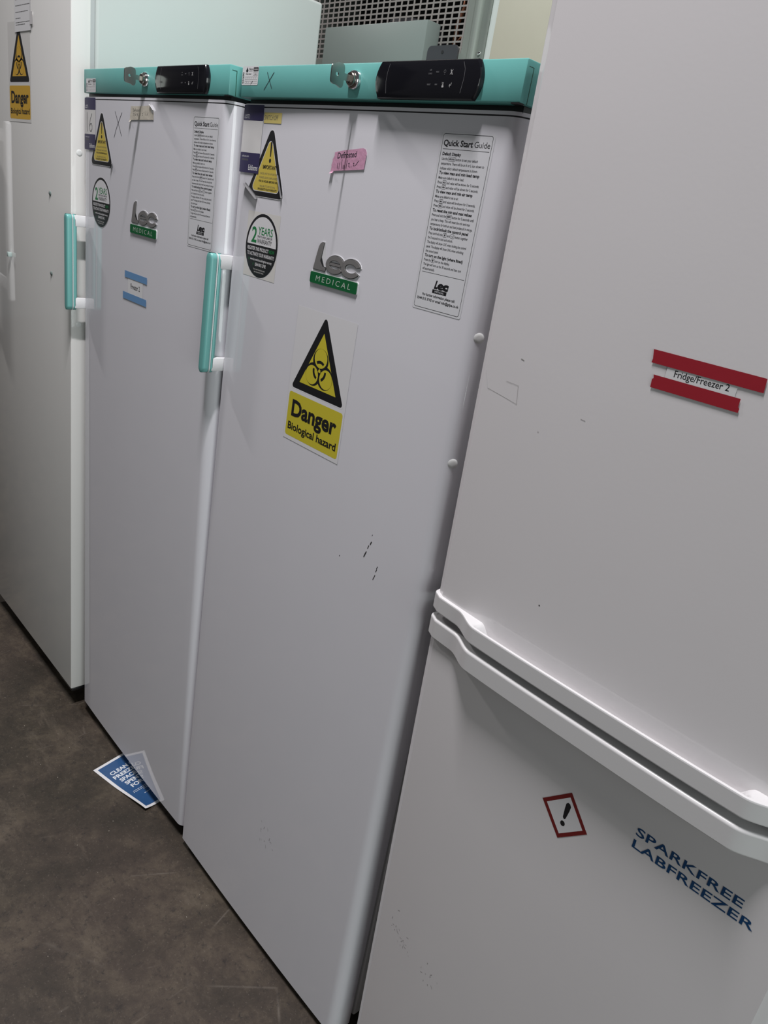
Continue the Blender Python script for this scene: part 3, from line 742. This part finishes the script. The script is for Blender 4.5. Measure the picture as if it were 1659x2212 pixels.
# paper label held by two strips of blue tape
nt_ = empty('paper_label', (0, 0, 0)); tag(nt_, 'white paper label reading Freezer 2 between two strips of blue tape', 'label')
PC = Vector((.272, lec_y(.272), 1.325))
nt_.rotation_euler = fz.rotation_euler; nt_.location = Vector(fz.location) + fz.rotation_euler.to_matrix() @ PC
Pn = lambda u, z, h: tuple(Vector(lec_P(u, z, h)) - PC)
D = Decal(Pn, .0004); D.rect(.2400, 1.3040, .3110, 1.3480, M['paper'], 0); D.text('Freezer 2', .2755, 1.3225, .0105, .0440, M['ink'], 1, .012, 'C')
D.build('paper', nt_)
for z0, z1, u0, u1 in ((1.3425, 1.3562, .2246, .3296), (1.2965, 1.3110, .2172, .3290)):
    D = Decal(Pn, .0009); D.rect(u0, z0, u1, z1, M['blue_tape']); D.build('tape_strip', nt_)

# ================================================================== TALL FREEZER AT THE LEFT
AW = .75
ta = empty('tall_freezer', (-.642 - AW, -.0225, 0)); tag(ta, 'tall cream-white freezer at the left edge with amber biohazard sign on its door', 'freezer')
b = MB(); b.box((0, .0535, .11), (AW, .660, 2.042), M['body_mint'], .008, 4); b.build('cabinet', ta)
b = MB(); b.box((.014, .0430, .13), (AW - .0012, .0522, 2.02), M['gasket']); b.build('door_gasket', ta)
b = MB(); b.box((0, 0, .10), (AW, .0435, 2.03), M['door_a'], .0022, 3); adoor = b.build('door', ta)
for z in (1.576, 1.186):
    b = MB(); b.lathe((AW - .0002, .0190, z), (1, 0, 0), [(.0070, -.001), (.0070, .0005), (.0056, .0012), (.003, .0015)], M['body'], 20); b.build('hole_plug', adoor)
hd = MB(); hd.box((.118, -.062, 1.135), (.158, -.040, 1.640), M['white_plastic'], .008, 4)
hnd = hd.build('handle', ta)
for z in (1.165, 1.585):
    hd = MB(); hd.box((-.004, -.050, z), (.122, -.040, z + .034), M['white_plastic'], .002, 2); hd.box((-.010, -.050, z), (0, .030, z + .034), M['white_plastic'], .002, 2); hd.build('handle_bracket', hnd)
b = MB(); b.box((AW - .10, .004, .086), (AW - .004, .060, .097), M['dark'], .002, 2); b.lathe((AW - .03, .022, .09), (0, 0, 1), [(.009, 0), (.009, .013)], M['chrome'], 16); b.build('hinge', ta)
for x in (.07, AW - .07):
    for y in (.12, .58):
        b = MB(); b.lathe((x - .012, y, FZ + .0285), (1, 0, 0), [(.022, 0), (.028, .003), (.028, .021), (.022, .024)], M['dark'], 24); b.box((x - .016, y - .014, .055), (x - .0125, y + .014, .112), M['galv']); b.box((x + .0125, y - .014, .055), (x + .016, y + .014, .112), M['galv']); b.box((x - .016, y - .02, .100), (x + .016, y + .02, .113), M['galv']); b.build('castor', ta)
PA = lambda u, z, h: (u, -h, z)
hs = hazard_sign(PA, ta, AW - .4010, 1.6270, AW - .2470, 1.8480, M['yellow_deep'], M['sign_film'])
for u, z, k in ((-.1277, 1.4752, 0), (-.1238, 1.2874, 0), (-.4215, 1.2918, 1)):
    b = MB()
    if k: b.box((AW + u - .006, -.010, z - .006), (AW + u + .006, .0, z + .006), M['peg'], .001, 2)
    else: b.lathe((AW + u, 0, z), (0, -1, -.25), [(.0065, -.001), (.0055, .0012), (.003, .0028)], M['peg_dark'], 14)
    b.build('peg', ta)
# typed notice taped above the sign
D = Decal(PA, .0016); x0, x1 = AW - .3455, AW - .2360
D.rect(x0, 1.8245, x1, 1.985, M['paper'], 0)
random.seed(3)
for r in range(17):
    z = 1.834 + r * .0088 + (.004 if r % 3 == 0 else 0)
    if r in (4, 9, 13): continue
    L = random.choice((.03, .055, .075, .09)); u = x0 + .008
    while u < x0 + .008 + L:
        wd = random.uniform(.004, .010); D.rect(u, z, u + wd, z + .0016, M['ink_grey'], 1); u += wd + .0016
D.rect(x1 - .004, 1.8245, x1 - .0034, 1.985, M['ink_grey'], 1)
sheet = D.build('notice_sheet')
c0 = Vector((AW - .29, 0, 1.9)); sheet.data.transform(Matrix.Translation(-c0)); sheet.location = Vector(ta.location) + c0
tag(sheet, 'typed white notice sheet on the tall freezer, above the amber biohazard sign', 'notice')
D = Decal(lambda u, z, h: tuple(Vector(PA(u, z, h)) - c0), .0022); D.rect(x1 - .006, 1.836, x1 + .012, 1.862, M['tape_clear']); D.build('tape_strip', sheet)

# ================================================================== FRIDGE-FREEZER AT THE RIGHT
DW = .56
df = empty('fridge_freezer', (.641, .024, 0), (.012, -.009, 0))
tag(df, 'white upright fridge-freezer at the right with two bow-fronted doors and ledge handles', 'fridge freezer')
def d_outline(n, ys):
    """door front seen from above: side, small rounded corner, narrow flat facet, crease, bow"""
    half = [(0, y) for y in ys]
    half += [(.005 - .005 * math.cos(t), -.005 * math.sin(t)) for t in [math.radians(64) * i / 7 for i in range(8)]]
    half += [(.0080, -.0070), (.0126, -.0097)]
    bow = lambda x: -.0100 - .0075 * (1 - abs(2 * (x - .013) / (DW - .026) - 1) ** 3)
    mid = [(.013 + (DW - .026) * i / n, bow(.013 + (DW - .026) * i / n)) for i in range(n + 1)]
    return half + mid + [(DW - x, y) for x, y in half[::-1]]
def d_curve(): return d_outline(90, (.05, .03, .008))
DC = d_curve()
def d_y(u):
    for a, b in zip(DC[2:-3], DC[3:-2]):
        if a[0] <= u <= b[0] and b[0] > a[0]: return a[1] + (b[1] - a[1]) * (u - a[0]) / (b[0] - a[0])
    return 0.0
d_P = lambda u, z, h: (u, d_y(u) - h, z)
b = MB(); b.box((.002, .056, .05), (DW - .002, .60, 1.855), M['body'], .006, 3); b.build('cabinet', df)
for x in (.05, DW - .05):
    for y in (.09, .54): b = MB(); b.lathe((x, y, FZ + .0065 - y * .012), (0, 0, 1), [(.018, 0), (.02, .004), (.02, .012), (.011, .014), (.011, .03)], M['dark'], 16); b.build('foot', df)
b = MB()
for z0, z1 in ((.07, 1.018), (1.056, 1.83)): b.box((.012, .048, z0), (DW - .012, .057, z1), M['gasket'])
b.build('door_gasket', df)
doors = {}
for nm, z0, z1 in (('fridge_door', 1.044, 1.845), ('freezer_door', .055, 1.029)):
    d = MB(); n = 6
    d.loft([[(x, y, z0 + (z1 - z0) * i / n) for x, y in DC] for i in range(n + 1)], M['door_d'])
    doors[nm] = d.build(nm, df, smooth=24)
def smooth01(a, b, x): t = min(max((x - a) / (b - a), 0), 1); return t * t * (3 - 2 * t)
# finer stations for the ledges
def stations(): return d_outline(170, (.045, .035, .025, .014, .005))
ST = stations()
def ledge(name, parent, section):
    mb = MB(); rings = []
    for i, p in enumerate(ST):
        a, b2 = ST[max(i - 1, 0)], ST[min(i + 1, len(ST) - 1)]
        t = Vector((b2[0] - a[0], b2[1] - a[1])).normalized(); nrm = (t.y, -t.x)
        x = min(p[0], DW - p[0])
        out = .0055 + .0170 * smooth01(.050, .098, x)
        out *= smooth01(.046, .016, p[1]) if p[0] in (0, DW) else 1.0
        out = max(out, .0012)
        cove = .0190 * smooth01(.092, .114, x)
        rings.append([(p[0] + nrm[0] * o, p[1] + nrm[1] * o, z) for o, z in section(out, cove)])
    mb.loft(rings, M['lip'], caps=True, closed=True)
    return mb.build(name, parent, smooth=40)
def upper(o, c):
    zt, zb = 1.0672, 1.0420; r = min(.0020, o * .4)
    zf = zt - c; wall = max(o - .0046, .0004)   # c: depth of the finger groove behind the rim
    s = [(-.002, zf), (wall - .0030 if c > .004 else wall * .5, zf), (wall, zf + min(.003, c * .5)), (wall + .0003, zt - .0012 if c > .002 else zt), (wall + .0012, zt)]
    s += [(max(o - r, wall + .0013), zt), (o - r * .3, zt - r * .3), (o, zt - r), (o, zt - r - .0005), (o, zb + .0020), (o, zb + .0015), (o - .0012, zb), (o - .0017, zb), (-.002, zb)]
    return s
def lower(o, c):
    zt, zb = 1.0300, .9995; r = min(.0040, o * .8)
    s = [(-.002, zb), (o - .0015, zb), (o - .0010, zb), (o, zb + .0014), (o, zb + .0019), (o, zt - r - .0005), (o, zt - r)]
    s += [(o - r + r * math.cos(a), zt - r + r * math.sin(a)) for a in [math.pi / 2 * i / 6 for i in range(1, 7)]]
    s += [(-.002, zt)]
    return s
ledge('ledge_handle', doors['fridge_door'], upper)
ledge('ledge_handle', doors['freezer_door'], lower)
# square pictogram on its corner and the blue lettering of the lower door
D = Decal(d_P, .0003)
Q = [(.2461, .8838), (.2822, .9205), (.3160, .8799), (.2806, .8443)]; cq = (sum(p[0] for p in Q) / 4, sum(p[1] for p in Q) / 4)
sc = lambda k: [(cq[0] + (p[0] - cq[0]) * k, cq[1] + (p[1] - cq[1]) * k) for p in Q]
D.poly(sc(1.0), M['red_edge'], 0); D.poly(sc(.80), M['sticker_white'], 1)
ex = [(.2796, .8795), (.2790, .8930), (.2792, .9005), (.2812, .9035), (.2842, .9035), (.2864, .9000), (.2860, .8930), (.2838, .8795), (.2825, .8775), (.2808, .8775)]
D.poly(ex, M['ink'], 2); D.disc(.2816, .8698, .0034, .0040, M['ink'], 2, 18)
D.build('hazard_pictogram', doors['freezer_door'])
D = Decal(d_P, .0003)
D.text('SPARKFREE', .3705, .9262, .0118, .1260, M['print_blue'], 0, .014, spacing=1.02)
D.text('LABFREEZER', .3705, .9078, .0118, .1430, M['print_blue'], 0, .014, spacing=1.02)
D.build('door_lettering', doors['freezer_door'])
D = Decal(d_P, .0003)
for a, w, m in (([(.0125, 1.3964), (.0223, 1.3732)], .0006, 'paper'), ([(.0223, 1.3732), (.0727, 1.3661)], .0004, 'smudge'), ([(.0697, 1.3884), (.0727, 1.3661)], .0004, 'smudge'), ([(.0499, 1.3891), (.0697, 1.3884)], .0004, 'smudge')): D.stroke(a, w, M[m])
D.build('tape_residue', doors['fridge_door'])
D = Decal(d_P, .0002)
D.disc(.1721, 1.1349, .0010, .0010, M['scuff'], 0, 10); D.stroke([(.066, 1.4202), (.070, 1.4194)], .0012, M['smudge']); D.stroke([(.166, 1.3745), (.172, 1.3740)], .0006, M['smudge']); D.disc(.113, 1.3431, .0006, .0008, M['smudge'], 0, 8)
D.build('scuff_marks', doors['fridge_door'])['kind'] = 'stuff'
D = Decal(d_P, .0002); random.seed(11)
for cu, cz, n in ((.055, .440, 10), (.072, .425, 14), (.136, .420, 10)):
    for i in range(n):
        u, z = cu + random.gauss(0, .009), cz + random.gauss(0, .012); D.stroke([(u, z), (u + random.uniform(-.002, .004), z + random.uniform(-.004, .004))], random.uniform(.0004, .0009), M['smudge'])
D.build('scuff_marks', doors['freezer_door'])['kind'] = 'stuff'
# paper label held by two strips of red tape
fl = empty('paper_label', (0, 0, 0)); tag(fl, 'white paper label reading Fridge/Freezer 2 between two strips of red tape', 'label')
PC2 = Vector((.285, d_y(.285), 1.449)); fl.rotation_euler = df.rotation_euler; fl.location = Vector(df.location) + df.rotation_euler.to_matrix() @ PC2
Pf = lambda u, z, h: tuple(Vector(d_P(u, z, h)) - PC2)
D = Decal(Pf, .0004); D.rect(.2495, 1.4400, .3235, 1.4580, M['paper'], 0); D.text('Fridge/Freezer 2', .2586, 1.4463, .0068, .0577, M['ink'], 1, .006); D.build('paper', fl)
for q in ([(.2312, 1.4550), (.2318, 1.4590), (.2301, 1.4685), (.3475, 1.4666), (.3482, 1.4530)], [(.2372, 1.4304), (.2368, 1.4390), (.2382, 1.4400), (.2373, 1.4437), (.3298, 1.4426), (.3300, 1.4345), (.3315, 1.4330), (.3312, 1.4292)]):
    D = Decal(Pf, .0010)
    if len(q) == 5: D.poly(q, M['red_tape'])
    else: D.ngon(q, M['red_tape'])
    D.build('tape_strip', fl)

# ================================================================== BEHIND THE ROW
ru = empty('refrigeration_unit', (-.80, .85, 0)); tag(ru, 'steel refrigeration unit with square-hole grille standing behind the white fridges', 'refrigeration unit')
X0 = lambda x: x + .80
b = MB()
y = 0.0
b.box((X0(-1.25), y, FZ), (X0(-.290), y + .002, 1.968), M['galv']); b.box((X0(-.3205), y, 1.968), (X0(-.290), y + .002, 2.45), M['galv'])
b.box((X0(-1.25), y + .002, FZ), (X0(-1.245), y + .42, 2.45), M['galv']); b.box((X0(-.30), y + .004, FZ), (X0(-.292), y + .42, 2.45), M['galv']); b.box((X0(-1.25), y + .004, 2.44), (X0(-.292), y + .42, 2.45), M['galv'])
b.box((X0(-1.25), y + .40, FZ), (X0(-.292), y + .42, 2.45), M['inside_shade']); b.box((X0(-1.245), y + .01, 1.90), (X0(-.30), y + .40, 1.91), M['inside_shade'])
b.build('casing', ru)
b = MB()
x = -.3215; pitch = .0250
while x > -1.25: b.box((X0(x - .0055), y + .0002, 1.955), (X0(x), y + .0016, 2.44), M['mesh']); x -= pitch
z = 1.9665
while z < 2.44: b.box((X0(-1.245), y + .0004, z), (X0(-.321), y + .0014, z + .0043), M['mesh']); z += .0133
b.build('grille', ru, smooth=0)
b = MB(); b.box((X0(-.838), -.050, 1.78), (X0(-.4085), .0, 2.036), M['box_grey'], .0015, 2); b.build('junction_cover', ru)
b = MB()      # folded corner post with a rolled ridge
prof = [(-.290, 0), (-.288, -.012), (-.282, -.018), (-.272, -.018), (-.266, -.012), (-.264, -.003), (-.2385, -.003), (-.2385, .03), (-.290, .03)]
b.loft([[(X0(px), py, z) for px, py in prof] for z in (FZ, 2.45)], M['galv']); post = b.build('corner_post', ru, smooth=50)
for z in (1.965, 2.22):
    b = MB(); b.lathe((X0(-.2535), -.003, z), (0, -1, 0), [(.0050, -.001), (.0050, .0012), (.0035, .0032), (.001, .0038)], M['chrome'], 16); b.build('rivet', post)
b = MB(); b.tube([(X0(-.40), .05, 1.90), (X0(-.397), .05, 2.05), (X0(-.385), .055, 2.09), (X0(-.40), .06, 2.14), (X0(-.46), .07, 2.16)], .006, M['copper']); b.tube([(X0(-.43), .07, 1.90), (X0(-.425), .07, 2.00), (X0(-.38), .07, 2.035), (X0(-.35), .09, 2.06)], .005, M['copper']); b.build('copper_pipe', ru)
random.seed(5)
for cx, cz, s in ((-.36, 2.125, .030), (-.41, 2.130, .024), (-.48, 2.135, .026), (-.545, 2.150, .022)):
    bm = bmesh.new(); bmesh.ops.create_icosphere(bm, subdivisions=2, radius=s)
    for v in bm.verts: v.co = Vector((v.co.x * 1.3, v.co.y * .7, v.co.z * .6)) * random.uniform(.6, 1.25) + Vector((X0(cx), .07, cz))
    b = MB(); b.from_bm(bm, M['foil']); b.build('crumpled_foil', ru, smooth=0)
b = MB(); b.lathe((X0(-.72), .20, 1.91), (0, 0, 1), [(.09, 0), (.11, .03), (.11, .14), (.08, .19), (.02, .20)], M['bracket'], 28); b.build('compressor', ru)

cc = empty('cream_cabinet', (-.2385, .85, 0)); tag(cc, 'cream metal cabinet standing behind, between the steel grille unit and the fridge-freezer', 'cabinet')
b = MB(); b.box((.0, .0, FZ), (.80, .45, 2.5), M['cream_edge'], .001, 1); b.build('carcass', cc)
b = MB(); b.box((.0235, -.006, .05), (.78, .0005, 2.46), M['cream'], .002, 2); b.build('door', cc)

# dark slotted bracket standing up at the back of the nearer lab fridge
b = MB(); ou = rrect(-.190, 1.72, -.094, 1.9225, .012, 5)
b.loft([[(px + .142, py, pz) for px, pz in ou] for py in (0, .004)], M['bracket'])
b.lathe((.142 - .141, -.0002, 1.909), (0, -1, 0), [(.0036, -.001), (.0036, .0004)], M['dark'], 14)
br = b.build('slotted_bracket'); br.location = (-.142, .606, 0)
tag(br, 'dark grey plastic bracket with a slot, upright behind the teal top of the nearer fridge', 'bracket')

# ================================================================== FLOOR ITEMS
# sheet pushed half under the farther lab freezer, near edge lifting off the concrete
A0 = Vector((-.355, -.0745)); A1 = Vector((-.145, -.0245)); dl = (A1 - A0); Ln = dl.length; ev = dl / Ln; eu = Vector((-ev.y, ev.x))
if eu.y < 0: eu = -eu
PW = Ln / 1.414
def P_poster(u, v, h):                       # u: from the near edge inwards (reading direction), v: down the page
    lift = .0012 + .012 * max(0, 1 - u / .05) ** 2 * smooth01(.35, 1.0, v / Ln) * .8
    p = A0 + eu * u + ev * v
    return (p.x - A0.x, p.y - A0.y, lift + h)
class Poster(Decal):
    def cells(s, u0, v0, u1, v1, m, layer, n=14):
        pts = [(u0 + (u1 - u0) * i / n, v0 + (v1 - v0) * j / n) for j in range(n + 1) for i in range(n + 1)]
        s.raw(pts, [[j * (n + 1) + i, j * (n + 1) + i + 1, (j + 1) * (n + 1) + i + 1, (j + 1) * (n + 1) + i] for j in range(n) for i in range(n)], m, layer)
D = Poster(P_poster, .0001, .00025)
D.cells(0, 0, PW, Ln, M['paper'], 0); D.cells(.0085, .0085, PW - .0085, Ln - .0085, M['poster_blue'], 1)
def ptext(t, v, cap, width, u=None):
    vs, fs, w = glyphs(t, .030); kx = width / w; k = cap / CAP
    D.raw([((PW / 2 - width / 2 if u is None else u) + x * kx, v - yy * k) for x, yy in vs], fs, M['poster_text'], 2)
for i, (t, w, u) in enumerate((('CLEAN OU', .088, .0215), ('FREEZERS', .090, .0185), ('SPACE A', .068, .0255), ('SPENT U', .070, .0275), ('FOR S', .050, .0325))):
    ptext(t, .052 + i * .0185, .0125, w, u)
for v, a, c in ((.139, .022, .11), (.144, .020, .105), (.149, .048, .085), (.163, .040, .10)):
    u = a
    while u < c:
        wd = random.uniform(.003, .008); D.raw([(u, v), (u + wd, v), (u + wd, v + .0014), (u, v + .0014)], [[0, 1, 2, 3]], M['poster_text'], 2); u += wd + .0014
po = D.build('poster'); po.location = (A0.x, A0.y, FZ)
tag(po, 'blue poster with white heading CLEAN OUT lying on the floor, half under the freezer', 'poster')
# grit on the concrete
random.seed(21); g = MB()
for i in range(170):
    x, y = random.uniform(-1.7, .25), random.uniform(-.75, -.01)
    r = random.uniform(.0004, .0011) * (1.8 if random.random() < .1 else 1)
    n = 5; a0 = random.uniform(0, 6); sx = random.uniform(.5, 2.2)
    ring = [(x + r * sx * math.cos(a0 + 2 * math.pi * k / n), y + r * math.sin(a0 + 2 * math.pi * k / n), FZ) for k in range(n)]
    g.loft([ring, [(x + (p[0] - x) * .5, y + (p[1] - y) * .5, FZ + r * .8) for p in ring]], M['debris'] if random.random() < .8 else M['scuff'])
tag(g.build('floor_grit', smooth=0), 'scattered pale grit and specks on the brown concrete floor', 'grit', kind='stuff')
